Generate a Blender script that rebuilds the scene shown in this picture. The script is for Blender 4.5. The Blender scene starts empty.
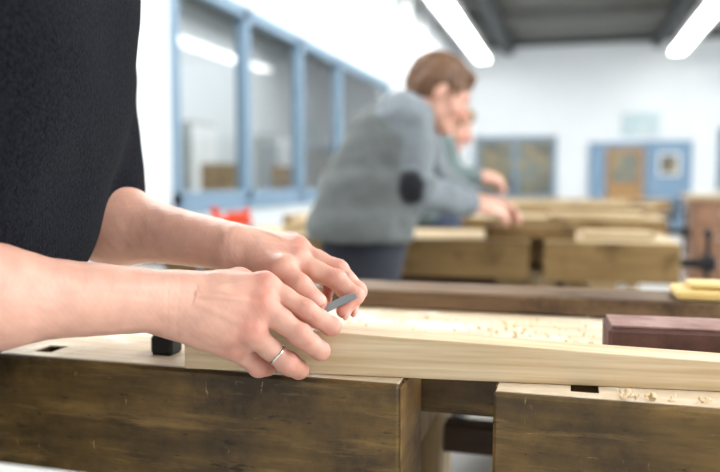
import bpy, math, random, numpy as np
from mathutils import Vector, Matrix
random.seed(3); np.random.seed(3)
sc=bpy.context.scene
# ------------------------------------------------------------------ helpers
TH=math.radians(15.84); PI=math.radians(4.33)
fh=np.array([-math.sin(TH),math.cos(TH),0]); rt=np.array([math.cos(TH),math.sin(TH),0]); zz=np.array([0,0,1.])
def W(u,v,z):            # figure frame: u along the worker's facing, v across, z height (metres)
    return u*rt+v*fh+z*zz
def lin(c):
    return tuple(((x/255)/12.92 if x/255<=.04045 else ((x/255+.055)/1.055)**2.4) for x in c)+(1.,)
def newmat(name,col,rough=.6,spec=.3,metal=0):
    m=bpy.data.materials.new(name); m.use_nodes=True
    b=m.node_tree.nodes['Principled BSDF']
    b.inputs['Base Color'].default_value=lin(col); b.inputs['Roughness'].default_value=rough
    b.inputs['Specular IOR Level'].default_value=spec; b.inputs['Metallic'].default_value=metal
    return m
def N(m,t,**kw):
    n=m.node_tree.nodes.new(t)
    for k,v in kw.items():
        setattr(n,k,v)
    return n
def L(m,a,b): m.node_tree.links.new(a,b)
def noisy(name,c1,c2,scale=4,stretch=(1,1,1),rough=.6,spec=.3,bump=0,detail=6,c3=None,s3=2,p=(.35,.65),bdist=.002,p3=(.5,.65),st3=(1,1,1),scr=None):
    m=newmat(name,c1,rough,spec); b=m.node_tree.nodes['Principled BSDF']
    tc=N(m,'ShaderNodeTexCoord'); mp=N(m,'ShaderNodeMapping'); mp.inputs['Scale'].default_value=stretch
    L(m,tc.outputs['Object'],mp.inputs[0])
    n=N(m,'ShaderNodeTexNoise'); n.inputs['Scale'].default_value=scale; n.inputs['Detail'].default_value=detail; n.inputs['Roughness'].default_value=.6
    L(m,mp.outputs[0],n.inputs['Vector'])
    r=N(m,'ShaderNodeValToRGB'); r.color_ramp.elements[0].position=p[0]; r.color_ramp.elements[1].position=p[1]
    r.color_ramp.elements[0].color=lin(c1); r.color_ramp.elements[1].color=lin(c2)
    L(m,n.outputs[0],r.inputs[0]); out=r.outputs[0]
    def layer(out,s,st,pp,col,det=8,ro=.7):
        mp2=N(m,'ShaderNodeMapping'); mp2.inputs['Scale'].default_value=st; L(m,tc.outputs['Object'],mp2.inputs[0])
        n2=N(m,'ShaderNodeTexNoise'); n2.inputs['Scale'].default_value=s; n2.inputs['Detail'].default_value=det; n2.inputs['Roughness'].default_value=ro
        L(m,mp2.outputs[0],n2.inputs['Vector'])
        r2=N(m,'ShaderNodeValToRGB'); r2.color_ramp.elements[0].position=pp[0]; r2.color_ramp.elements[1].position=pp[1]
        L(m,n2.outputs[0],r2.inputs[0])
        mx=N(m,'ShaderNodeMixRGB'); L(m,r2.outputs[0],mx.inputs[0]); L(m,out,mx.inputs[1]); mx.inputs[2].default_value=lin(col); return mx.outputs[0]
    if c3: out=layer(out,s3,st3,p3,c3)
    if scr:
        for (s,st,pp,col) in scr: out=layer(out,s,st,pp,col)
    L(m,out,b.inputs['Base Color'])
    if bump:
        bp=N(m,'ShaderNodeBump'); bp.inputs['Strength'].default_value=bump; bp.inputs['Distance'].default_value=bdist
        L(m,n.outputs[0],bp.inputs['Height']); L(m,bp.outputs[0],b.inputs['Normal'])
    return m
def vcmat(name,rough=.5,spec=.4,noise=(400,.06),sss=0,bump=(300,.1,.0005),sheen=0):
    m=newmat(name,(128,128,128),rough,spec); b=m.node_tree.nodes['Principled BSDF']
    a=N(m,'ShaderNodeVertexColor'); a.layer_name='Col'
    tc=N(m,'ShaderNodeTexCoord')
    n=N(m,'ShaderNodeTexNoise'); n.inputs['Scale'].default_value=noise[0]; n.inputs['Detail'].default_value=4
    L(m,tc.outputs['Object'],n.inputs['Vector'])
    mr=N(m,'ShaderNodeMapRange'); mr.inputs[1].default_value=.3; mr.inputs[2].default_value=.7; mr.inputs[3].default_value=1-noise[1]; mr.inputs[4].default_value=1+noise[1]
    L(m,n.outputs[0],mr.inputs[0])
    mx=N(m,'ShaderNodeVectorMath',operation='SCALE'); L(m,a.outputs[0],mx.inputs[0]); L(m,mr.outputs[0],mx.inputs['Scale'])
    L(m,mx.outputs[0],b.inputs['Base Color'])
    n2=N(m,'ShaderNodeTexNoise'); n2.inputs['Scale'].default_value=bump[0]; n2.inputs['Detail'].default_value=6
    L(m,tc.outputs['Object'],n2.inputs['Vector'])
    bp=N(m,'ShaderNodeBump'); bp.inputs['Strength'].default_value=bump[1]; bp.inputs['Distance'].default_value=bump[2]
    L(m,n2.outputs[0],bp.inputs['Height']); L(m,bp.outputs[0],b.inputs['Normal'])
    if sss:
        b.inputs['Subsurface Weight'].default_value=sss; b.inputs['Subsurface Radius'].default_value=(1,.35,.2); b.inputs['Subsurface Scale'].default_value=.006
    if sheen:
        b.inputs['Sheen Weight'].default_value=sheen; b.inputs['Sheen Roughness'].default_value=.5
    return m
class MB:   # mesh builder: many parts -> one object
    def __init__(s): s.v=[]; s.f=[]; s.mi=[]; s.mats=[]
    def mid(s,m):
        if m not in s.mats: s.mats.append(m)
        return s.mats.index(m)
    def add(s,vs,fs,m):
        o=len(s.v); s.v+= [tuple(map(float,x)) for x in vs]; s.f+=[[i+o for i in f] for f in fs]; s.mi+=[s.mid(m)]*len(fs)
    def box(s,x0,x1,y0,y1,z0,z1,m,c=.003):
        c=min(c,(x1-x0)*.3,(y1-y0)*.3,(z1-z0)*.3)
        vs=[];idx={}
        X=(x0,x1);Y=(y0,y1);Z=(z0,z1);sg=(1,-1)
        for i in (0,1):
            for j in (0,1):
                for k in (0,1):
                    p=(X[i],Y[j],Z[k])
                    for a in range(3):
                        q=[p[0]+c*sg[i],p[1]+c*sg[j],p[2]+c*sg[k]]
                        q[a]=p[a]
                        idx[(i,j,k,a)]=len(vs); vs.append(q)
        fs=[]
        for a in range(3):
            b,d=(a+1)%3,(a+2)%3
            for e in (0,1):
                loop=[]
                for (p,q) in ((0,0),(1,0),(1,1),(0,1)):
                    t=[0,0,0];t[a]=e;t[b]=p;t[d]=q;loop.append(idx[(*t,a)])
                fs.append(loop if e else loop[::-1])
        for a in range(3):   # edges along axis a
            b,d=(a+1)%3,(a+2)%3
            for p in (0,1):
                for q in (0,1):
                    t0=[0,0,0];t0[b]=p;t0[d]=q;t1=list(t0);t1[a]=1
                    l=[idx[(*t0,b)],idx[(*t1,b)],idx[(*t1,d)],idx[(*t0,d)]]
                    if (p+q)%2==1: l=l[::-1]
                    fs.append(l)
        for i in (0,1):
            for j in (0,1):
                for k in (0,1):
                    l=[idx[(i,j,k,0)],idx[(i,j,k,1)],idx[(i,j,k,2)]]
                    fs.append(l if (i+j+k)%2 else l[::-1])
        s.add(vs,fs,m)
    def cyl(s,a,b,r,m,n=16,r2=None):
        a=Vector(a);b=Vector(b);d=(b-a).normalized();r2=r if r2 is None else r2
        t=d.orthogonal().normalized();w=d.cross(t)
        vs=[];fs=[]
        for i in range(n):
            an=2*math.pi*i/n;o=t*math.cos(an)+w*math.sin(an)
            vs.append(a+o*r);vs.append(b+o*r2)
        for i in range(n):
            j=(i+1)%n;fs.append([2*i,2*j,2*j+1,2*i+1])
        fs.append([2*i for i in range(n)][::-1]);fs.append([2*i+1 for i in range(n)])
        s.add(vs,fs,m)
    def sph(s,c,r,m,n=12):
        vs=[];fs=[]
        for i in range(n+1):
            for j in range(n):
                a=math.pi*i/n;b=2*math.pi*j/n
                vs.append((c[0]+r*math.sin(a)*math.cos(b),c[1]+r*math.sin(a)*math.sin(b),c[2]+r*math.cos(a)))
        for i in range(n):
            for j in range(n):
                fs.append([i*n+j,(i+1)*n+j,(i+1)*n+(j+1)%n,i*n+(j+1)%n])
        s.add(vs,fs,m)
    def make(s,name,loc=(0,0,0),rotz=0,parent=None,smooth=False):
        me=bpy.data.meshes.new(name); me.from_pydata(s.v,[],s.f); 
        for m in s.mats: me.materials.append(m)
        me.polygons.foreach_set('material_index',s.mi)
        if smooth: me.shade_smooth()
        me.update(); o=bpy.data.objects.new(name,me); sc.collection.objects.link(o)
        o.location=loc;o.rotation_euler=(0,0,rotz)
        if parent: o.parent=parent
        return o
def empty(name):
    e=bpy.data.objects.new(name,None); sc.collection.objects.link(e); e.empty_display_size=.1; return e
# ------------------------------------------------------------------ implicit surfaces
class Fld:
    def __init__(s,lo,hi,h):
        s.h=h; s.lo=np.array(lo,float); n=[int(math.ceil((hi[i]-lo[i])/h))+1 for i in range(3)]
        s.ax=[s.lo[i]+h*np.arange(n[i]) for i in range(3)]; s.F=np.full(n,.08,np.float32)
    def like(s):
        o=Fld.__new__(Fld); o.h=s.h;o.lo=s.lo;o.ax=s.ax;o.F=np.full(s.F.shape,.08,np.float32);return o
    def reg(s,lo,hi):
        sl=[]
        for i in range(3):
            a=int(np.clip((lo[i]-s.lo[i])/s.h,0,s.F.shape[i])); b=int(np.clip((hi[i]-s.lo[i])/s.h+2,0,s.F.shape[i])); sl.append(slice(a,b))
        P=[s.ax[0][sl[0]][:,None,None],s.ax[1][sl[1]][None,:,None],s.ax[2][sl[2]][None,None,:]]
        return tuple(sl),P
    def cutz(s,z): s.F=np.maximum(s.F,(z-s.ax[2][None,None,:])).astype(np.float32)
    def comb(s,sl,d,k,sub):
        F=s.F[sl]
        if F.size==0: return
        d=d.astype(np.float32)
        if sub:
            h=np.maximum(k-np.abs(F+d),0)/k; s.F[sl]=np.maximum(F,-d)+h*h*k*.25
        else:
            h=np.maximum(k-np.abs(F-d),0)/k; s.F[sl]=np.minimum(F,d)-h*h*k*.25
    def cap(s,a,b,ra,rb=None,k=.005,sub=False,sq=None):
        a=np.array(a,float);b=np.array(b,float);rb=ra if rb is None else rb
        m=max(ra,rb)*1.3+k+3*s.h
        if sq is not None: m*=max(1,sq[1])
        sl,P=s.reg(np.minimum(a,b)-m,np.maximum(a,b)+m)
        p=[P[i]-a[i] for i in range(3)]; ba=b-a
        if sq is not None:
            n=np.array(sq[0],float);n/=np.linalg.norm(n);f=1/sq[1]-1
            dt=p[0]*n[0]+p[1]*n[1]+p[2]*n[2]
            p=[p[i]+f*dt*n[i] for i in range(3)]; ba=ba+f*np.dot(ba,n)*n
        t=np.clip((p[0]*ba[0]+p[1]*ba[1]+p[2]*ba[2])/max(np.dot(ba,ba),1e-9),0,1)
        d=np.sqrt((p[0]-ba[0]*t)**2+(p[1]-ba[1]*t)**2+(p[2]-ba[2]*t)**2)-(ra+(rb-ra)*t)
        s.comb(sl,d,k,sub)
    def ell(s,c,r,R=None,k=.005,sub=False):
        c=np.array(c,float);R=np.eye(3) if R is None else np.array(R); m=max(r)+k+3*s.h
        sl,P=s.reg(c-m,c+m); p=[P[i]-c[i] for i in range(3)]
        q=[p[0]*R[0][i]+p[1]*R[1][i]+p[2]*R[2][i] for i in range(3)]
        k0=np.sqrt((q[0]/r[0])**2+(q[1]/r[1])**2+(q[2]/r[2])**2); k1=np.sqrt((q[0]/r[0]**2)**2+(q[1]/r[1]**2)**2+(q[2]/r[2]**2)**2)+1e-6
        s.comb(sl,k0*(k0-1)/k1,k,sub)
    def chain(s,pts,rs,k=.005,sq=None):
        for i in range(len(pts)-1): s.cap(pts[i],pts[i+1],rs[i],rs[i+1],k,sq=sq)
    def merge(s,o,k): s.comb((slice(None),)*3,o.F,k,False)
    def mesh(s,name,mat,colfn=None,parent=None,dispfn=None,sm=2):
        F=s.F;h=s.h;sg=F<0; nx,ny,nz=F.shape
        C=[(i,j,k) for i in (0,1) for j in (0,1) for k in (0,1)]
        cnt=np.zeros((nx-1,ny-1,nz-1),np.int8)
        for c in C: cnt+=sg[c[0]:nx-1+c[0],c[1]:ny-1+c[1],c[2]:nz-1+c[2]]
        act=(cnt>0)&(cnt<8); idx=np.argwhere(act)
        V=np.stack([F[idx[:,0]+c[0],idx[:,1]+c[1],idx[:,2]+c[2]] for c in C],1)
        pos=np.zeros((len(idx),3));n=np.zeros(len(idx))
        for a in range(8):
            for b in range(a+1,8):
                ca=np.array(C[a]);cb=np.array(C[b])
                if np.abs(ca-cb).sum()!=1: continue
                m=(V[:,a]<0)!=(V[:,b]<0); t=V[m,a]/(V[m,a]-V[m,b])
                pos[m]+=ca+t[:,None]*(cb-ca); n[m]+=1
        vert=(idx+pos/n[:,None])*h+s.lo
        vid=np.full(act.shape,-1,np.int64); vid[act]=np.arange(len(idx))
        Q=[]
        for a in range(3):
            b,c=(a+1)%3,(a+2)%3
            s0=[slice(None)]*3;s1=[slice(None)]*3;s0[a]=slice(None,-1);s1[a]=slice(1,None)
            for q in (b,c): s0[q]=slice(1,-1);s1[q]=slice(1,-1)
            A=sg[tuple(s0)];e=A!=sg[tuple(s1)]; ijk=np.argwhere(e); ins=A[e]
            off=np.zeros(3,int);off[b]=1;off[c]=1; ijk=ijk+off
            def g(db,dc):
                t=ijk.copy();t[:,b]+=db;t[:,c]+=dc;return vid[t[:,0],t[:,1],t[:,2]]
            q=np.stack([g(-1,-1),g(0,-1),g(0,0),g(-1,0)],1); q[~ins]=q[~ins][:,::-1]; Q.append(q)
        Q=np.concatenate(Q)
        for _ in range(sm):
            acc=np.zeros_like(vert);w=np.zeros(len(vert))
            for i in range(4):
                j=(i+1)%4
                for a_,b_ in ((i,j),(j,i)):
                    for ax in range(3): acc[:,ax]+=np.bincount(Q[:,a_],vert[Q[:,b_],ax],len(vert))
                    w+=np.bincount(Q[:,a_],minlength=len(vert))
            vert=vert*.5+.5*acc/np.maximum(w,1)[:,None]
        me=bpy.data.meshes.new(name)
        def fill():
            me.vertices.foreach_set('co',vert.astype(np.float32).ravel())
        me.vertices.add(len(vert)); fill()
        me.loops.add(len(Q)*4);me.loops.foreach_set('vertex_index',Q.astype(np.int32).ravel())
        me.polygons.add(len(Q));me.polygons.foreach_set('loop_start',np.arange(0,len(Q)*4,4,dtype=np.int32))
        me.update(calc_edges=True)
        if dispfn:
            nr=np.empty(len(vert)*3,np.float32); me.vertex_normals.foreach_get('vector',nr); nr=nr.reshape(-1,3)
            vert=vert+nr*dispfn(vert,nr)[:,None]; fill(); me.update()
        me.shade_smooth()
        if colfn:
            col=colfn(vert); ca=me.color_attributes.new('Col','FLOAT_COLOR','POINT')
            ca.data.foreach_set('color',np.concatenate([col,np.ones((len(col),1))],1).astype(np.float32).ravel())
        me.materials.append(mat); o=bpy.data.objects.new(name,me);sc.collection.objects.link(o)
        if parent: o.parent=parent
        return o
def bounds(pts,m):
    P=np.array(pts);return P.min(0)-m,P.max(0)+m
def wob(P,freq,seed,n=7):
    rs=np.random.RandomState(seed);o=np.zeros(len(P));q=P.copy()
    for i in range(n):
        d=rs.normal(size=3);d/=np.linalg.norm(d);f=freq*rs.uniform(.6,1.7)
        s=np.sin(q@d*f*6.283+rs.uniform(0,6.28)); o+=s; q=q+.03/freq*s[:,None]*rs.normal(size=3)
    return o/n
# ------------------------------------------------------------------ materials
M_wall=noisy('white_wall_paint',(220,224,227),(217,221,224),2,rough=.8)
M_ceil=noisy('grey_ceiling',(110,110,106),(98,98,95),3,stretch=(1,8,1),rough=.8)
M_floor=noisy('floor_lino',(200,199,195),(188,187,183),2.5,rough=.35,c3=(176,170,156),s3=1.2)
M_blue=newmat('blue_grey_frame',(118,142,162),.5)
M_blue2=newmat('blue_door_paint',(118,144,168),.5)
M_white=newmat('white_metal',(235,235,235),.5)
M_dark=newmat('dark_steel_duct',(46,48,50),.5)
M_black=newmat('black_cast_iron',(22,22,24),.45)
M_steel=newmat('steel',(170,170,172),.3,.5,1)
M_blade=newmat('blade_steel',(150,150,150),.35,.5,1)
M_gold=newmat('silver_ring_metal',(225,220,210),.2,.5,1)
M_apron=noisy('varnished_bench_apron',(82,62,30),(118,91,47),7,(1.2,6,9),rough=.5,spec=.35,bump=.6,c3=(54,40,21),s3=9,p3=(.4,.66),
   scr=[(9,(.7,1,6),(.54,.74),(140,110,64)),(45,(.6,1,2.5),(.6,.68),(34,26,15)),(60,(.3,1,3),(.64,.7),(176,148,102)),(38,(3,1,.7),(.66,.7),(160,130,86))])
M_rail=noisy('rail_wood_dark',(88,66,48),(122,98,72),6,(1,9,9),rough=.5,spec=.3,c3=(60,44,32),s3=8)
M_top=noisy('worn_bench_top',(214,198,174),(194,170,138),5,(1,9,9),rough=.6,c3=(228,220,204),s3=9,bump=.2,scr=[(60,(1,1,1),(.66,.74),(172,146,110))])
M_end=noisy('end_grain',(136,106,62),(100,74,40),9,(6,1,6),rough=.6,c3=(74,54,30),s3=10)
M_leg=noisy('bench_leg_wood',(158,134,98),(130,106,72),5,(8,8,1),rough=.6)
M_shelf=noisy('dark_stretcher_wood',(74,54,38),(52,38,27),6,(1,8,8),rough=.6)
M_bench2=noisy('honey_bench_wood',(124,98,60),(146,118,76),5,(1,8,8),rough=.5,c3=(94,70,40),s3=6)
M_ash=noisy('planed_ash',(214,192,158),(192,164,126),6,(.7,14,26),rough=.5,bump=.12,bdist=.0006,p=(.38,.62))
M_pine=noisy('light_pine',(196,176,142),(172,150,114),6,(1,9,9),rough=.55)
M_yel=noisy('yellow_panel_wood',(216,190,126),(200,170,104),6,(1,9,9),rough=.5)
M_cork=noisy('brown_sanding_block',(100,70,62),(74,50,44),30,rough=.7,bump=.3)
M_corkt=noisy('dusty_block_top',(158,128,120),(126,94,86),25,rough=.8)
M_shav=noisy('shaving_wood',(232,212,176),(214,188,146),20,rough=.6)
M_tealdark=noisy('dim_glass',(120,124,116),(78,76,66),1.4,rough=.12,spec=.6,c3=(160,140,100),s3=2.2)
M_door=noisy('oak_door',(176,138,92),(150,114,74),4,(6,6,1),rough=.5)
M_cab=noisy('red_brown_cabinet',(150,112,88),(124,92,72),4,(6,6,1),rough=.5)
M_sign=noisy('pale_notice',(160,188,196),(200,208,208),6,rough=.5)
M_orange=newmat('orange_red_plastic',(214,66,26),.4)
M_grey=newmat('grey_plastic',(150,154,152),.5)
M_skin=vcmat('skin',.42,.4,(60,.06),sss=.18,bump=(700,.25,.0004))
M_cloth=vcmat('knit_cloth',.9,.1,(120,.12),bump=(260,.5,.002),sheen=.1)
M_fleece=vcmat('black_fleece',1,.0,(330,.5),bump=(420,.8,.002),sheen=.04)
M_hair=vcmat('hair',.55,.4,(90,.3),bump=(160,.6,.003))
def glassmat():
    m=bpy.data.materials.new('window_glass');m.use_nodes=True;nt=m.node_tree;nt.nodes.clear()
    o=nt.nodes.new('ShaderNodeOutputMaterial');mx=nt.nodes.new('ShaderNodeMixShader');t=nt.nodes.new('ShaderNodeBsdfTransparent')
    t.inputs[0].default_value=(.86,.91,.92,1);g=nt.nodes.new('ShaderNodeBsdfGlossy');g.inputs['Roughness'].default_value=.03
    fr=nt.nodes.new('ShaderNodeFresnel');fr.inputs[0].default_value=1.8
    nt.links.new(fr.outputs[0],mx.inputs[0]);nt.links.new(t.outputs[0],mx.inputs[1]);nt.links.new(g.outputs[0],mx.inputs[2]);nt.links.new(mx.outputs[0],o.inputs[0]);return m
M_glass=glassmat()
def emis(name,c,s):
    m=bpy.data.materials.new(name);m.use_nodes=True;b=m.node_tree.nodes['Principled BSDF'];b.inputs['Emission Color'].default_value=(*c,1);b.inputs['Emission Strength'].default_value=s;return m
M_tube=emis('fluorescent_tube',(1,1,.97),11)
# ------------------------------------------------------------------ room
XL,XR,YB,YF,ZC=-2.4,6.5,17.,-2.6,4.1
def single(name,boxes,c=.003):
    b=MB()
    for q in boxes: b.box(*q,c=c)
    return b.make(name)
single('floor',[(XL-5,XR+.2,YF-.2,YB+3.4,-.1,0,M_floor)])
single('ceiling',[(XL-5,XR+.2,YF-.2,YB+3.4,ZC,ZC+.1,M_ceil)])
WZ0,WZ1,WY0,WY1=.88,2.36,4.15,9.9
single('wall_left',[(XL-.15,XL,YF,WY0,0,ZC,M_wall),(XL-.15,XL,WY1,YB,0,ZC,M_wall),(XL-.15,XL,WY0,WY1,0,WZ0,M_wall),(XL-.15,XL,WY0,WY1,WZ1,ZC,M_wall)],c=0.0001)
single('wall_back',[(XL-.15,XR,YB,YB+.15,0,ZC,M_wall)])
single('wall_front',[(XL-.15,XR,YF-.15,YF,0,ZC,M_wall)])
RW=[(-1.5,1.5),(2.5,5.5),(6.5,9.5),(10.5,13.5)]
bx=[(XR,XR+.15,YF,YB,0,1.0,M_wall),(XR,XR+.15,YF,YB,3.4,ZC,M_wall)]
ys=[YF]+[y for w in RW for y in w]+[YB]
for i in range(0,len(ys),2): bx.append((XR,XR+.15,ys[i],ys[i+1],1.0,3.4,M_wall))
single('wall_right',bx,c=.0001)
for i,(a,b) in enumerate(RW):
    m=MB()
    for y in (a,(a+b)/2-.03,b-.06): m.box(XR+.03,XR+.11,y,y+.06,1.0,3.4,M_blue)
    for z in (1.0,3.34): m.box(XR+.03,XR+.11,a,b,z,z+.06,M_blue)
    m.make('window_%d'%(i+3))
# left interior window
m=MB(); brk=[WY0,5.27,6.45,7.65,WY1]
for i,y in enumerate(brk): 
    w=.09
    y0=y-w/2 if 0<i<4 else (y if i==0 else y-w)
    m.box(XL-.07,XL+.02,y0,y0+w,WZ0,WZ1,M_blue)
m.box(XL-.07,XL+.02,WY0,WY1,WZ0,WZ0+.09,M_blue); m.box(XL-.07,XL+.02,WY0,WY1,WZ1-.09,WZ1,M_blue)
m.box(XL-.03,XL+.06,WY0-.1,WY1+.1,WZ0-.05,WZ0,M_blue)
for i in range(4):
    a,b=brk[i]+.03,brk[i+1]-.03; x=XL-.025
    m.add([(x,a,WZ0+.05),(x,b,WZ0+.05),(x,b,WZ1-.05),(x,a,WZ1-.05)],[[0,1,2,3]],M_glass)
m.make('window_1')
single('wall_adjoining_room',[(-6.6,-6.45,2,20,0,ZC,M_wall),(-6.5,XL-.15,2,2.15,0,ZC,M_wall),(-6.5,XL-.15,20,20.15,0,ZC,M_wall)])
m=MB()
for y in (6.6,10.8,14.5): 
    m.box(-6.4,-5.9,y,y+.9,0,2.0,M_grey); m.box(-5.9,-5.88,y+.03,y+.43,.1,1.95,M_white); m.box(-5.9,-5.88,y+.47,y+.87,.1,1.95,M_white)
m.make('storage_cabinets')
m=MB()
for y in (5.8,8,10.2,13):
    m.box(-4.6,-3.4,y,y+.7,.72,.78,M_pine); 
    for x in (-4.55,-3.5):
        for yy in (y+.04,y+.6): m.box(x,x+.06,yy,yy+.06,0,.72,M_grey)
    m.box(-4.3,-4.0,y+.1,y+.5,.78,1.25,M_bench2)
m.make('work_tables')
# back wall features
def frame_window(name,x0,x1,z0,z1,n,y=YB):
    m=MB(); w=.09
    for i in range(n+1):
        x=x0+(x1-x0-w)*i/n; m.box(x,x+w,y-.06,y-.001,z0,z1,M_blue)
    m.box(x0,x1,y-.06,y-.001,z0,z0+w,M_blue); m.box(x0,x1,y-.06,y-.001,z1-w,z1,M_blue)
    m.box(x0+.02,x1-.02,y-.025,y-.003,z0+.02,z1-.02,M_tealdark); m.make(name)
frame_window('window_2',-2.1,-.31,.62,2.02,2)
frame_window('window_7',2.95,5.2,.84,2.12,3)
m=MB()
m.box(.38,.72,YB-.08,YB-.001,0,1.86,M_blue2); m.box(.72,1.51,YB-.08,YB-.001,1.74,1.86,M_blue2)
m.box(.74,1.49,YB-.06,YB-.002,.02,1.74,M_door); m.box(.84,1.39,YB-.075,YB-.055,1.0,1.62,M_tealdark); m.box(.84,1.39,YB-.07,YB-.055,.15,.85,M_door)
m.cyl((1.42,YB-.12,.95),(1.42,YB-.06,.95),.03,M_steel); m.make('door_1')
m=MB()
m.box(1.52,2.45,YB-.09,YB-.002,0,1.88,M_blue2); m.box(1.6,2.37,YB-.11,YB-.085,.05,1.8,M_blue2)
m.box(1.78,2.2,YB-.13,YB-.105,1.15,1.62,M_white); m.box(1.82,2.16,YB-.14,YB-.125,1.19,1.58,M_tealdark)
m.cyl((1.66,YB-.16,.95),(1.66,YB-.1,.95),.03,M_steel); m.make('door_2')
m=MB(); m.box(1.02,1.8,YB-.03,YB-.002,1.98,2.48,M_sign); m.box(1.1,1.72,YB-.04,YB-.028,2.06,2.4,M_sign); m.make('notice_board')
single('trim_1',[(XL,XR,YB-.03,YB-.001,ZC-.12,ZC-.001,M_dark)])
# pipes and ceiling services
m=MB(); m.cyl((XL+.12,10.3,0),(XL+.12,10.3,ZC),.07,M_white); m.cyl((XL+.1,11.7,0),(XL+.1,11.7,ZC),.04,M_white); m.make('wall_pipes',smooth=True)
m=MB(); m.box(-1.52,-1.25,YF+.1,YB-.1,3.8,4.0,M_dark)
for y in range(-2,17,3): m.box(-1.4,-1.36,y,y+.04,4.0,ZC,M_dark)
m.make('cable_duct')
m=MB(); m.box(1.6,1.78,YF+.1,YB-.1,3.82,4.0,M_dark)
for y in range(-2,17,3): m.box(1.68,1.72,y,y+.04,4.0,ZC,M_dark)
m.make('cable_duct')
m=MB()
for y in (1,4.2,7.4,10.6,13.8): m.box(XL+.02,XR-.02,y,y+.2,ZC-.22,ZC-.001,M_ceil)
m.make('ceiling_beams')
def lamp_row(x,y0,n,ln=1.55,z=3.6,gap=.08):
    e=empty('fluorescent_lamp_row')
    m=MB();t=MB()
    for i in range(n):
        y=y0+i*(ln+gap)
        m.box(x-.14,x+.14,y,y+ln,z+.05,z+.13,M_white); m.box(x-.18,x-.14,y,y+ln,z-.01,z+.1,M_white); m.box(x+.14,x+.18,y,y+ln,z-.01,z+.1,M_white)
        m.cyl((x,y+.3,z+.12),(x,y+.3,ZC),.008,M_white,6);m.cyl((x,y+ln-.3,z+.12),(x,y+ln-.3,ZC),.008,M_white,6)
        for dx in (-.075,.075): t.cyl((x+dx,y+.03,z+.01),(x+dx,y+ln-.03,z+.01),.045,M_tube,8)
    m.make('fixture_body',parent=e);t.make('tubes',parent=e)
lamp_row(-1.85,-1.6,11); lamp_row(2.0,-1.6,11); lamp_row(5.2,-1.6,11)
def area(name,loc,rot,sx,sy,p,col=(1,1,1)):
    l=bpy.data.lights.new(name,'AREA');l.shape='RECTANGLE';l.size=sx;l.size_y=sy;l.energy=p;l.color=col
    o=bpy.data.objects.new(name,l);sc.collection.objects.link(o);o.location=loc;o.rotation_euler=rot;return o
for x in (-1.85,2.0,5.2):
    for k,y in enumerate((1.5,7,12.5)):
        area('ceiling_lamp_light',(x,y,3.54),(0,0,0),.3,5,(100,66,56)[k],(.97,.99,1))
for a,b in RW: area('daylight_window',(XR+.3,(a+b)/2,2.2),(0,math.radians(90),0),2.3,2.9,160,(.93,.97,1))
for y in (6,12): area('adjoining_room_light',(-4.5,y,3.9),(0,0,0),3,6,185)
w=bpy.data.worlds.new('world');sc.world=w;w.use_nodes=True;w.node_tree.nodes['Background'].inputs[0].default_value=(.9,.95,1,1);w.node_tree.nodes['Background'].inputs[1].default_value=1.0
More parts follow.
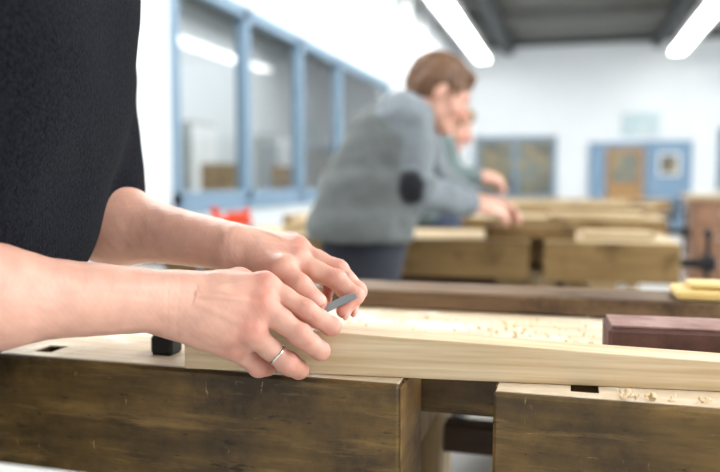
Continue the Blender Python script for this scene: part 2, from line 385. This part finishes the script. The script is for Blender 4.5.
# ------------------------------------------------------------------ benches
H=.862
def bench(name,x0,x1,y0,y1,gap,holes,mA,mT,rail=True,ax=.12):
    """european joiner bench: dogged front apron with tail-vise gap, slab, tool rail, trestle legs"""
    e=empty(name); m=MB()
    g0,g1=gap
    def apron(a,b,hs):
        m.box(a,b,y0,y0+.022,H-ax,H,mA); m.box(a,b,y0+.052,y0+.1,H-ax,H,mA)
        cuts=[a]+[q for h in sorted(hs) for q in (h,h+.024)]+[b]
        for i in range(0,len(cuts),2): m.box(cuts[i],cuts[i+1],y0+.022,y0+.052,H-ax,H,mA,c=.0005)
    apron(x0,g0,[h for h in holes if h<g0-.03]); apron(g1,x1,[h for h in holes if h>g1])
    m.box(g0-.0,g0+.0015,y0+.002,y0+.098,H-ax+.002,H-.002,M_end,c=.0005)
    m.make('dogged_apron',parent=e)
    m=MB(); ye=y1-.12
    m.box(x0,x1,y0+.1,ye,H-.055,H-.004,mA);m.box(x0,x1,y0+.1,ye,H-.004,H-.001,mT,c=.0005); m.make('slab',parent=e)
    m=MB()
    for a,b in ((x0+.002,g0-.002),(g1+.002,x1-.002)): 
        hs=sorted([h for h in holes if a<h<b]); cuts=[a]+[q for h in hs for q in (h,h+.024)]+[b]
        for i in range(0,len(cuts),2): m.box(cuts[i],cuts[i+1],y0+.022,y0+.052,H-.001,H+.0008,mT,c=.0003)
        m.box(a,b,y0+.006,y0+.022,H-.001,H+.0008,mT,c=.0003);m.box(a,b,y0+.052,y0+.1,H-.001,H+.0008,mT,c=.0003)
    m.make('worn_surface',parent=e)
    m=MB()
    if rail: m.box(x0,x1-.02,ye-.03,y1-.05,H,H+.027,M_rail)
    m.box(x0,x1-.02,y1-.05,y1,H-ax,H-.005,M_rail if rail else mA)
    m.make('back_rail',parent=e)
    m=MB()
    for x in (x0+.15,g0-.06 if g0-x0>.5 else x0+.5, x1-.3):
        for y in (y0+.105,y1-.2): m.box(x-.05,x+.04,y,y+.1,.06,H-.055,M_leg)
        m.box(x-.06,x+.05,y0+.08,y1-.06,0,.06,M_leg)
        m.box(x-.05,x+.04,y0+.2,y1-.2,H-.13,H-.055,M_leg)
    m.make('trestle_legs',parent=e)
    m=MB()
    for y in (y0+.14,y1-.17):
        m.box(x0+.14,x1-.3,y,y+.04,.3,.42,M_shelf); 
    m.box(x0+.14,x1-.3,y1-.17,y1-.13,.56,.60,M_shelf);m.box(x0+.14,x1-.3,y0+.14,y0+.18,.68,.705,M_shelf);m.box(x0+.14,x1-.3,y1-.17,y1-.13,.66,.70,M_shelf)
    m.box(x0+.15,x1-.3,y0+.2,y1-.2,.3,.32,M_shelf)
    m.make('stretchers',parent=e)
    m=MB()
    m.cyl((x1,y0+.05,H-.06),(x1+.09,y0+.05,H-.06),.014,M_black); m.cyl((x1+.06,y0+.05,H-.06),(x1+.1,y0+.05,H-.06),.024,M_black)
    m.cyl((x1+.08,y0+.05,H-.15),(x1+.08,y0+.05,H+.03),.007,M_black,8); m.sph((x1+.08,y0+.05,H-.15),.014,M_black); m.sph((x1+.08,y0+.05,H+.03),.014,M_black)
    m.make('vise_screw',parent=e,smooth=False)
    return e
bench('joiners_workbench',-1.35,1.0,.65,1.2,(-.147,-.062),[-.565,-.35,.004,.2],M_apron,M_top)
bench('joiners_workbench',-1.55,.315,2.33,2.93,(-.12,-.075),[-.5,0.],M_bench2,M_pine,False)
bench('joiners_workbench',-1.5,.45,3.75,4.35,(-.1,-.04),[],M_bench2,M_pine,False)
bench('joiners_workbench',-1.5,.6,5.4,6.0,(0,.06),[],M_bench2,M_pine,False)
bench('joiners_workbench',-1.6,.9,7.4,8.0,(.2,.26),[],M_bench2,M_pine,False)
bench('joiners_workbench',1.6,3.6,4.4,5.0,(3.0,3.06),[],M_bench2,M_pine,False)
m=MB(); m.box(1.2,2.3,8.2,8.8,0,.86,M_cab)
for i in range(2):
    for j in range(3): m.box(1.23+.54*i,1.73+.54*i,8.17,8.2,.08+.26*j,.31+.26*j,M_cab); m.cyl((1.48+.54*i,8.13,.2+.26*j),(1.48+.54*i,8.17,.2+.26*j),.02,M_steel,8)
m.box(1.15,2.35,8.12,8.85,.86,.9,M_pine); m.make('drawer_cabinet')
# ------------------------------------------------------------------ bench top things
m=MB(); Lb=.8; t0,t1=.0475,.0145; wd=.038
vs=[(0,0,0),(Lb,0,0),(Lb,wd,0),(0,wd,0),(0,0,t0),(Lb,0,t1),(Lb,wd,t1),(0,wd,t0)]
m.add(vs,[[3,2,1,0],[4,5,6,7],[0,1,5,4],[1,2,6,5],[2,3,7,6],[3,0,4,7]],M_ash)
o=m.make('tapered_wood_board',loc=(-.365,.648,H+.0012),rotz=math.atan2(.056,.49))
bv=o.modifiers.new('b','BEVEL');bv.width=.0012;bv.segments=2
m=MB(); m.box(0,.19,0,.07,0,.036,M_cork,c=.004); m.box(.003,.187,.003,.067,.036,.0385,M_corkt,c=.001); m.make('sanding_block',loc=(.041,.79,H+.001),rotz=math.radians(3))
m=MB(); m.box(0,.3,0,.09,0,.012,M_yel); m.box(.02,.3,.02,.08,.012,.02,M_yel); m.make('yellow_wood_offcut',loc=(.14,1.055,H+.028),rotz=.0)
m=MB(); m.box(-.43,-.404,.69,.715,H+.001,H+.022,M_black); m.box(-.428,-.406,.692,.713,H-.0,H+.002,M_black); m.make('bench_dog')
def shavings(name,spots,n,z,big=1):
    m=MB()
    for _ in range(n):
        x0,x1,y0,y1=random.choice(spots); c=Vector((random.uniform(x0,x1),random.uniform(y0,y1),z))
        r=big*random.uniform(.001,.0035);w=big*random.uniform(.002,.005);tot=random.uniform(1.,5);rot=Matrix.Rotation(random.uniform(0,6.28),3,'Z');seg=9;pit=random.uniform(0,.003);vs=[]
        for i in range(seg+1):
            a=tot*i/seg-1.57; rr=r*(1+.15*i/seg)
            for q in (-w/2,w/2): vs.append(c+rot@Vector((rr*math.cos(a),q+pit*i/seg,r*1.15+rr*math.sin(a))))
        m.add(vs,[[2*i,2*i+1,2*i+3,2*i+2] for i in range(seg)],M_shav)
    return m.make(name,smooth=True)
shavings('wood_shavings',[(-.1,.03,.78,1.02),(-.3,-.1,.78,.98),(-.1,.03,.8,.95)],170,H+.001)
shavings('wood_shavings',[(.03,.2,.655,.674)],45,H+.001)
shavings('wood_shavings',[(-.62,-.5,.78,.95)],30,H+.001)
# bench 2 things
m=MB(); m.box(-.26,.02,2.37,2.44,H+.002,H+.045,M_bench2); m.make('clamped_workpiece')
m=MB(); m.box(.04,.26,2.47,2.62,H+.002,H+.02,M_pine); m.make('pine_board')
m=MB(); m.box(-1.0,-.62,2.5,2.72,H+.002,H+.03,M_pine); m.box(-.98,-.66,2.52,2.68,H+.03,H+.05,M_ash); m.make('board_stack')
m=MB(); m.box(-.12,.06,2.45,2.7,.66,.76,M_pine); m.box(-.1,.04,2.44,2.45,.68,.74,M_ash);m.cyl((-.03,2.42,.71),(-.03,2.44,.71),.012,M_black);m.box(-.13,-.12,2.45,2.7,.66,.82,M_pine);m.box(.06,.07,2.45,2.7,.66,.82,M_pine); m.make('under_bench_drawer')
m=MB(); m.box(-.1,.35,3.85,4.1,H+.002,H+.02,M_pine); m.make('pine_board')
m=MB(); m.box(-.6,.4,5.5,5.8,H+.002,H+.03,M_pine);  m.make('pine_board')
# orange hand plane
m=MB(); m.box(-.09,.09,-.028,.028,0,.012,M_steel); m.box(-.08,.08,-.026,.026,.012,.045,M_orange,c=.01); m.box(-.02,.05,-.022,.022,.045,.062,M_orange,c=.006)
m.cyl((-.055,0,.04),(-.07,0,.08),.013,M_orange,12,.016); m.cyl((.06,0,.04),(.06,0,.06),.008,M_black); m.sph((.06,0,.065),.015,M_orange)
m.box(.0,.006,-.02,.02,.04,.075,M_steel); m.make('orange_hand_plane',loc=(-1.27,2.64,H+.001),rotz=.3)
# ------------------------------------------------------------------ figures
SK=np.array(lin((212,162,142))[:3]); SKR=np.array(lin((204,114,98))[:3]); NAIL=np.array(lin((234,194,180))[:3])
def skincol(spots):
    def f(P):
        c=np.tile(SK,(len(P),1)); c*= (1+.07*wob(P,18,5))[:,None]
        for (q,r,tgt,s) in spots:
            d=np.linalg.norm(P-np.array(q),axis=1); w=np.clip(s*np.exp(-(d/r)**2),0,1)[:,None]; c=c*(1-w)+np.array(tgt)*w
        return np.clip(c,0,1)
    return f
def unit(v): v=np.array(v,float);return v/np.linalg.norm(v)
FR=[.0101,.0093,.0079,.0070]
def detailed_hand(name,parent,elbow,wrist,mcp,fingers,thumb,dorsal,sqz,fr_scale=(1,1,.97,.86),mat=M_skin,arm_r=(.040,.036,.0262)):
    """one continuous surface: forearm, wrist, palm, four fingers, thumb"""
    allp=[elbow,wrist]+mcp+[p for f in fingers for p in f]+thumb
    lo,hi=bounds(allp,.05); A=Fld(lo,hi,.0012)
    mid=elbow+(wrist-elbow)*.35
    A.cap(elbow,mid,arm_r[0],arm_r[1],.02); A.cap(mid,wrist,arm_r[1],arm_r[2],.03,sq=(dorsal,.92))
    ws=[(wrist+ (mcp[i]-mcp[1])*.35) for i in range(4)]
    for i in range(4): A.cap(ws[i],mcp[i],.0165,.0122,.012)
    for i in range(3): A.cap((ws[i]+mcp[i])/2,(mcp[i]+mcp[i+1])/2,.0145,.0102,.010)
    A.cap(wrist*.75+thumb[0]*.25-dorsal*.004,thumb[1],.0165,.0135,.016)
    A.cap(wrist-dorsal*.004,(wrist+mcp[3])/2-dorsal*.008,.016,.014,.014)
    B=A.like(); spots=[]
    for fi,f in enumerate(fingers):
        s=fr_scale[fi]; pts=[mcp[fi]]+f; C=A.like(); rs=[r*s for r in FR]; 
        C.chain(pts,[rs[0]*1.06]+rs[1:],.004)
        C.ell(pts[1],(rs[1]*1.09,)*3,k=.004);C.ell(pts[2],(rs[2]*1.08,)*3,k=.004)
        C.ell(mcp[fi]+dorsal*.0042,(.0105*s,)*3,k=.007)
        # soft pads on the palm side of each segment
        for q in (0,1):
            mdp=(pts[q]+pts[q+1])/2; ax_=unit(pts[q+1]-pts[q]); pn=-dorsal+ax_*np.dot(dorsal,ax_); C.ell(mdp+unit(pn)*.002,(rs[q]*.95,)*3,k=.005)
        sl=(slice(None),)*3; B.comb(sl,C.F,.0013,False)
        spots+=[(pts[1],.011,SKR,.6),(pts[2],.009,SKR,.5),(pts[3],.012,SKR,.7),(mcp[fi]+dorsal*.01,.013,SKR,.55)]
    C=A.like(); C.chain(thumb,[.0135,.0128,.0108,.0092],.006); C.ell(thumb[2],(.0116,)*3,k=.004)
    sl=(slice(None),)*3; B.comb(sl,C.F,.002,False)
    spots+=[(thumb[2],.012,SKR,.4),(thumb[3],.013,SKR,.5),(thumb[1],.018,SKR,.3)]
    A.merge(B,.0055)
    for pts,s in [([mcp[i]]+fingers[i],fr_scale[i]) for i in range(4)]+[(thumb,1.2)]:
        d=unit(pts[3]-pts[2]); prev=unit(pts[2]-pts[1]); n=prev*1.0-d*np.dot(prev,d); 
        if np.linalg.norm(n)<.15 or s==1.2: 
            n=dorsal-d*np.dot(dorsal,d)
            if s==1.2: n=sqz-d*np.dot(sqz,d)
        n=unit(n); side=np.cross(d,n); c=pts[3]+n*(.0058*s)+d*.0015
        A.ell(c,(.0062*s,.0052*s,.0024),np.stack([d,side,n],1),k=.0007); spots.append((c+n*.002,.0052*s,NAIL,.95))
    jl=[]
    for i in range(4):
        pts=[mcp[i]]+fingers[i]
        jl+= [(pts[1],unit(pts[2]-pts[0])),(pts[2],unit(pts[3]-pts[1]))]
    jl.append((thumb[2],unit(thumb[3]-thumb[1])))
    def disp(P,Nn):
        o=.0006*wob(P,40,9)+.00018*wob(P,160,19)
        for j,d in jl:
            q=P-j;t=q@d;r=np.linalg.norm(q,axis=1); o+=-.0007*np.cos(t*6.283/.0034)**2*np.exp(-(t/.0055)**2)*(r<.02)
        for i in range(4):
            a=wrist;b=mcp[i];ba=b-a;t=np.clip((P-a)@ba/np.dot(ba,ba),0,1);dd=np.linalg.norm((P-a-t[:,None]*ba)-dorsal*((P-a-t[:,None]*ba)@dorsal)[:,None],axis=1)
            o+=.0020*np.exp(-(dd/.0032)**2)*np.clip(Nn@dorsal,0,1)*(t>.25)*(t<.99)*np.sin(np.clip(t,0,1)*math.pi)
        q=(P-wrist)@unit(mcp[1]-wrist)+.002*wob(P,30,14); o+=-.0002*np.exp(-((q+.002)/.0015)**2)-.00015*np.exp(-((q-.006)/.0015)**2)
        return o
    return A.mesh(name,mat,skincol(spots),parent,disp,sm=1)
def simple_hand(A,wrist,fwd,dorsal,side,curl=.5):
    fwd=unit(fwd);dorsal=unit(dorsal);side=unit(side)
    offs=[.03,.01,-.01,-.028];ln=[(.040,.025,.02),(.045,.028,.022),(.041,.026,.021),(.033,.02,.018)]
    for i in range(4):
        m=wrist+fwd*(.085-.004*abs(i-1))+side*offs[i]; A.cap(wrist+side*offs[i]*.5,m,.016,.0125,.01); p=m;a=curl*.5
        for j in range(3):
            d=fwd*math.cos(a)-dorsal*math.sin(a);q=p+d*ln[i][j];A.cap(p,q,.0095-.0008*j,.009-.0008*j,.003);p=q;a+=curl
    t0=wrist+side*.02+fwd*.02;t1=t0+(side*.7+fwd*.8-dorsal*.3)*.038;t2=t1+(fwd-dorsal*.4+side*.1)*.03;t3=t2+(fwd-dorsal*.5-side*.2)*.024
    A.cap(t0,t1,.016,.0125,.01);A.cap(t1,t2,.0115,.0105,.003);A.cap(t2,t3,.0105,.0085,.003)
def head(name,parent,c,fwd,upv,neck,haircol,g=1.0):
    f=unit(fwd);u=unit(np.array(upv)-f*np.dot(upv,f));l=np.cross(u,f)
    def T(x,y,z): return c+(f*x+l*y+u*z)*g
    def E(A,p,r,R_,k,sub=False): A.ell(p,tuple(q*g for q in r),R_,k,sub)
    def K(A,a,b,r1,r2,k): A.cap(a,b,r1*g,r2*g,k)
    R=np.stack([f,l,u],1)
    lo,hi=bounds([c,neck],.16);A=Fld(lo,hi,.004)
    E(A,T(-.01,0,.03),(.096,.075,.083),R,.01);E(A,T(.03,0,-.03),(.062,.058,.085),R,.02)
    for s in (-1,1):
        K(A,T(.005,.045*s,-.055),T(.068,.01*s,-.096),.02,.017,.02); E(A,T(.062,.035*s,-.03),(.025,.022,.022),R,.015)
    K(A,T(.085,-.032,.018),T(.085,.032,.018),.012,.012,.012)
    for s in (-1,1): E(A,T(.1,.032*s,-.001),(.016,.017,.011),R,.008,True); E(A,T(.081,.031*s,-.002),(.0135,)*3,None,.002)
    K(A,T(.09,0,.004),T(.114,0,-.032),.008,.0125,.008)
    for s in (-1,1): E(A,T(.101,.011*s,-.036),(.009,.007,.007),R,.004); E(A,T(-.004,.077*s,-.006),(.02,.008,.031),R,.004)
    K(A,T(.09,-.018,-.057),T(.09,.018,-.057),.0065,.0065,.005);K(A,T(.088,-.016,-.067),T(.088,.016,-.067),.0075,.0075,.005);E(A,T(.078,0,-.092),(.019,.022,.017),R,.012)
    K(A,T(-.025,0,-.05),neck,.058,.064,.03)
    sp=[(T(.094,0,-.061),.015,lin((180,96,88))[:3],.7),(T(.085,.035,-.035),.025,SKR,.35),(T(.085,-.035,-.035),.025,SKR,.35),(T(.112,0,-.032),.014,SKR,.3)]
    for s in (-1,1): sp+=[(T(.094,.031*s,-.002),.0075,(.6,.6,.6),.7),(T(.096,.031*s,-.002),.0042,(.03,.02,.02),1),(T(.095,.034*s,.021),.009,haircol,.8),(T(.094,.022*s,.02),.008,haircol,.8)]
    A.mesh(name+'_head',M_skin,skincol(sp),parent,None,1)
    Hh=Fld(lo,hi,.004)
    E(Hh,T(-.014,0,.038),(.101,.081,.083),R,.01);E(Hh,T(-.045,0,-.005),(.062,.07,.07),R,.03);K(Hh,T(.068,-.04,.08),T(.07,.04,.077),.014,.016,.02)
    for s in (-1,1): K(Hh,T(.025,.068*s,.04),T(.018,.074*s,-.015),.014,.006,.01)
    E(Hh,T(.112,0,-.05),(.082,.11,.1),R,.012,True)
    for s in (-1,1): E(Hh,T(.0,.085*s,-.02),(.024,.03,.03),R,.006,True)
    def hd(P,n): 
        q=(P-c)@R; return .003*np.sin(q[:,1]*240+2*np.sin(q[:,2]*40)+q[:,0]*30)+.004*wob(P,25,3)
    Hh.mesh(name+'_hair',M_hair,lambda P:np.clip(np.tile(haircol,(len(P),1))*(1+.5*wob(P,50,4))[:,None],0,1),parent,hd,1)
def clothes(name,parent,torso,arms,legs,ctop,ctrou,h=.008,mat=M_cloth,spots=(),fold=.006,zcut=None,bulge=.03,armk=.02,armcol=None):
    """torso: list of (left,right,r); arms: list of point/radius chains"""
    pts=[p for t in torso for p in t[:2]]+[p for a in arms for p in a[0]]
    lo,hi=bounds(pts,.19);A=Fld(lo,hi,h)
    for t in torso: A.cap(t[0],t[1],t[2],t[2],bulge)
    for i in range(len(torso)-1):
        for q in (0,.33,.67,1):
            a=torso[i][0]*(1-q)+torso[i][1]*q;b=torso[i+1][0]*(1-q)+torso[i+1][1]*q
            A.cap(a,b,torso[i][2]*.98,torso[i+1][2]*.98,bulge*.6)
    if zcut is not None: A.cutz(zcut)
    for a,r in arms:
        C=A.like();C.chain(a,r,.02);A.merge(C,armk)
        e=a[-1];d=unit(a[-1]-a[-2]); A.ell(e+d*r[-1]*.75,(r[-1]*.88,)*3,k=.006,sub=True)
    def col(P):
        c=np.tile(ctop,(len(P),1))*(1+.08*wob(P,6,2))[:,None]
        if armcol is not None:
            for a,r in arms:
                dm=np.full(len(P),9.)
                for i in range(len(a)-1):
                    ba=a[i+1]-a[i];t=np.clip((P-a[i])@ba/np.dot(ba,ba),0,1);dm=np.minimum(dm,np.linalg.norm(P-a[i]-t[:,None]*ba,axis=1)-(r[i]+(r[i+1]-r[i])*t))
                w=np.clip((.012-dm)/.006,0,1)[:,None];c=c*(1-w)+armcol*w
        for q,r,tc in spots:
            w=np.clip((r+.006*wob(P,25,8)-np.linalg.norm((P-np.array(q))*np.array([1,1,.8]),axis=1))/.01,0,1)[:,None];c=c*(1-w)+np.array(tc)*w
        return np.clip(c,0,1)
    A.mesh(name+'_top',mat,col,parent,lambda P,n:fold*wob(P*np.array([1,1,1.6]),4.5,11)+fold*.35*wob(P,13,12),1)
    lp=[p for l in legs for p in l];lo,hi=bounds(lp,.2);B=Fld(lo,hi,.01)
    B.cap(legs[0][0]+zz*.03,legs[1][0]+zz*.03,.12,.12,.03)
    for l in legs: B.chain(l,[.105,.07,.062],.03);
    for l in legs: B.ell(l[2]-zz*.06,(.06,.06,.06),k=.005,sub=True)
    B.mesh(name+'_trousers',M_cloth,lambda P:np.clip(np.tile(ctrou,(len(P),1))*(1+.15*wob(P,8,2))[:,None],0,1),parent,lambda P,n:.006*wob(P,5,21),1)
    K=Fld(*bounds([l[2] for l in legs],.3),.008)
    for l in legs:
        a=l[2].copy();a[2]=.05; K.cap(a-rt*.05,a+rt*.06,.045,.042,.02);K.cap(a+rt*.06,a+rt*.15-zz*.008,.045,.035,.02);K.cap(a,a+zz*.08,.045,.045,.03)
    K.cutz(.004)
    K.mesh(name+'_shoes',M_cloth,lambda P:np.tile(lin((40,38,36))[:3],(len(P),1)),parent,None,1)

# ---- foreground worker
worker=empty('worker_in_black_fleece')
r_el,r_wr=W(-.358,.52,.9685),W(-.164,.645,.944)
r_mcp=[W(-.0876,.675,.953),W(-.0867,.655,.938),W(-.0963,.648,.9150),W(-.1133,.657,.9000)]
r_f=[[W(-.0488,.668,.931),W(-.0264,.675,.915),W(-.0355,.692,.917)],
     [W(-.0529,.652,.9120),W(-.0362,.667,.8945),W(-.0447,.688,.8975)],
     [W(-.0650,.654,.8855),W(-.0560,.670,.8760),W(-.0650,.686,.8830)],
     [W(-.093,.664,.8800),W(-.0850,.676,.8770),W(-.0930,.687,.8820)]]
r_th=[W(-.1474,.668,.951),W(-.1137,.692,.953),W(-.0776,.700,.940),W(-.0542,.704,.9245)]
detailed_hand('right_arm_and_hand',worker,r_el,r_wr,r_mcp,r_f,r_th,unit(W(.1,-.85,.5)),unit(W(.1,.4,.9)))
l_el,l_wr=W(-.345,.85,1.01),W(-.1286,.755,.9816)
l_mcp=[W(-.0636,.735,.9686),W(-.065,.752,.9789),W(-.0728,.77,.9813),W(-.087,.785,.9758)]
l_f=[[W(-.0234,.722,.9524),W(-.0048,.712,.9375),W(-.016,.703,.9246)],
     [W(-.022,.740,.960),W(-.002,.731,.9398),W(-.0097,.720,.9244)],
     [W(-.0287,.758,.960),W(-.008,.749,.939),W(-.0159,.737,.925)],
     [W(-.0471,.775,.9579),W(-.0308,.764,.943),W(-.0355,.752,.9304)]]
l_th=[W(-.108,.742,.9678),W(-.0763,.715,.963),W(-.0577,.700,.9488),W(-.0402,.692,.935)]
detailed_hand('left_arm_and_hand',worker,l_el,l_wr,l_mcp,l_f,l_th,unit(W(.35,.1,.93)),unit(W(.2,-.8,.55)),arm_r=(.043,.040,.0265))
BK=np.array(lin((26,27,32))[:3])
clothes('worker',worker,[(W(-.53,.58,.86),W(-.53,.68,.86),.12),(W(-.405,.655,1.03),W(-.392,.725,1.03),.128),(W(-.368,.64,1.14),W(-.362,.74,1.14),.130),(W(-.352,.62,1.24),W(-.348,.755,1.24),.120),(W(-.335,.58,1.36),W(-.33,.79,1.36),.08)],
   [([W(-.36,.52,1.35),W(-.42,.47,1.16),W(-.42,.47,1.06)],[.07,.062,.06]),([W(-.330,.83,1.35),W(-.325,.845,1.16),W(-.302,.838,1.040)],[.07,.066,.060])],
   [[W(-.54,.58,.86),W(-.52,.58,.47),W(-.56,.56,.1)],[W(-.54,.67,.86),W(-.50,.66,.47),W(-.56,.68,.1)]],BK,np.array(lin((40,44,56))[:3]),h=.006,mat=M_fleece,zcut=.84,fold=.005,
   spots=[(W(-.298,.56,1.015),.024,lin((74,30,28))[:3])])
U=Fld(*bounds([r_el,l_el,W(-.42,.47,1.15),W(-.33,.845,1.15)],.08),.006)
U.cap(r_el,W(-.42,.47,1.15),.040,.046,.01);U.cap(l_el,W(-.33,.845,1.15),.043,.046,.01)
U.mesh('upper_arms',M_skin,skincol([]),worker,None,1)
head('worker',worker,W(-.17,.68,1.58),W(.8,.1,-.6),W(.5,0,.85),W(-.31,.67,1.40),np.array(lin((80,58,40))[:3]))
m=MB()
a=r_mcp[2];b=r_f[2][0];d=unit(b-a);c=a+(b-a)*.7
t=unit(np.cross(d,zz));w_=np.cross(d,t);vs=[];fs=[];n=32
for i in range(n):
    an=6.2832*i/n;o=t*math.cos(an)+w_*math.sin(an)
    for (rr,dd) in ((.0098,-.0013),(.0110,-.0008),(.0110,.0008),(.0098,.0013)): vs.append(c+o*rr+d*dd)
for i in range(n):
    j=(i+1)%n
    for k in range(3): fs.append([4*i+k,4*j+k,4*j+k+1,4*i+k+1])
m.add(vs,fs,M_gold);m.make('finger_ring',parent=worker,smooth=True)
# marking blade
m=MB(); p0=W(-.075,.690,.9085);p1=W(-.004,.700,.9410);d=unit(p1-p0);n=unit(np.cross(d,unit(W(.1,-.9,.4))));s_=np.cross(n,d)
def pr(t,sx,nz): return p0+(p1-p0)*t+s_*sx+n*nz
vs=[];hw,ht=.0010,.0036
prof=[(0,1,1),(.88,1,1),(1,.8,.25)]
for t,a1,a2 in prof:
    for x,y in ((-hw*a1,-ht*a2),(hw*a1,-ht*a2),(hw*a1,ht),(-hw*a1,ht)): vs.append(pr(t,x,y))
fs=[[3,2,1,0],[8,9,10,11]]
for k in range(2):
    for i in range(4): j=(i+1)%4;fs.append([4*k+i,4*k+j,4*k+4+j,4*k+4+i])
m.add(vs,fs,M_blade);m.make('steel_marking_blade')
# ---- man in grey sweater
man=empty('man_in_grey_sweater')
GR=np.array(lin((98,102,101))[:3]);TR=np.array(lin((52,54,62))[:3])
nel=W(.145,2.02,1.03);nwr=W(.325,2.24,.975);fel=W(.24,2.40,1.05);fwr=W(.36,2.40,.985)
clothes('man',man,[(W(.0,2.07,.90),W(.0,2.19,.90),.15),(W(.035,2.09,1.02),W(.035,2.23,1.02),.143),(W(.08,2.10,1.13),W(.09,2.28,1.13),.132),(W(.12,2.10,1.215),W(.14,2.29,1.215),.085)],
  [([W(.12,2.05,1.21),nel,nwr],[.078,.056,.042]),([W(.17,2.33,1.21),fel,fwr],[.075,.056,.042])],
  [[W(.01,2.07,.84),W(.03,2.05,.46),W(-.04,2.04,.1)],[W(.01,2.17,.84),W(.05,2.2,.46),W(-.02,2.2,.1)]],GR,TR,spots=[(nel+W(-.01,-.05,0),.043,lin((42,42,46))[:3])],fold=.012,zcut=.885,armk=.010,armcol=np.array(lin((118,125,130))[:3]))
hd=Fld(*bounds([nwr,fwr,W(.45,2.4,.93)],.1),.003)
simple_hand(hd,nwr,W(.9,.3,-.1),W(.1,-.5,.85),W(-.1,.8,.4),.55);simple_hand(hd,fwr,W(.9,-.1,-.15),W(.1,.4,.9),W(.1,-.8,.3),.5)
hd.cap(nel+(nwr-nel)*.8,nwr,.03,.026,.01);hd.cap(fel+(fwr-fel)*.8,fwr,.03,.026,.01)
hd.mesh('hands',M_skin,skincol([]),man,None,1)
head('man',man,W(.232,2.2,1.308),W(.8,.05,-.42),W(.45,.0,.9),W(.135,2.2,1.21),np.array(lin((106,76,54))[:3]),.93)
# ---- second man
man2=empty('man_in_green_grey_shirt')
GR2=np.array(lin((104,118,118))[:3])
nel=W(.36,3.12,1.07);nwr=W(.50,3.2,1.07);fel=W(.42,3.5,1.07);fwr=W(.52,3.42,1.06)
clothes('man',man2,[(W(.28,3.2,.92),W(.28,3.34,.92),.125),(W(.30,3.2,1.02),W(.30,3.34,1.02),.12),(W(.31,3.18,1.1),W(.31,3.36,1.1),.12),(W(.33,3.15,1.18),W(.33,3.4,1.18),.08)],
  [([W(.33,3.13,1.18),nel,nwr],[.065,.048,.038]),([W(.33,3.43,1.18),fel,fwr],[.065,.048,.038])],
  [[W(.32,3.2,.86),W(.35,3.2,.46),W(.30,3.2,.1)],[W(.32,3.34,.86),W(.36,3.34,.46),W(.30,3.34,.1)]],GR2,np.array(lin((66,74,92))[:3]),fold=.007,zcut=.86)
hd=Fld(*bounds([nwr,fwr,W(.6,3.3,1.05)],.1),.004)
simple_hand(hd,nwr,W(.9,.3,-.1),W(.1,-.5,.85),W(-.1,.8,.4),.6);simple_hand(hd,fwr,W(.9,-.3,-.15),W(.1,.4,.9),W(.1,-.8,.3),.6)
hd.mesh('hands',M_skin,skincol([]),man2,None,1)
head('man',man2,W(.40,3.28,1.29),W(.85,-.15,-.4),W(.4,.0,.9),W(.33,3.28,1.19),np.array(lin((140,116,84))[:3]),.93)
# ------------------------------------------------------------------ camera
cd=bpy.data.cameras.new('camera');cam=bpy.data.objects.new('camera',cd);sc.collection.objects.link(cam)
fw=fh*math.cos(PI)-zz*math.sin(PI); up=fh*math.sin(PI)+zz*math.cos(PI)
cam.location=(0,0,1.05);cam.rotation_euler=Matrix([[rt[i],up[i],-fw[i]] for i in range(3)]).to_euler()
cd.sensor_width=36;cd.lens=37;cd.clip_start=.02;cd.dof.use_dof=True;cd.dof.focus_distance=.68;cd.dof.aperture_fstop=2.9
sc.camera=cam
sc.view_settings.view_transform='Standard';sc.view_settings.exposure=0
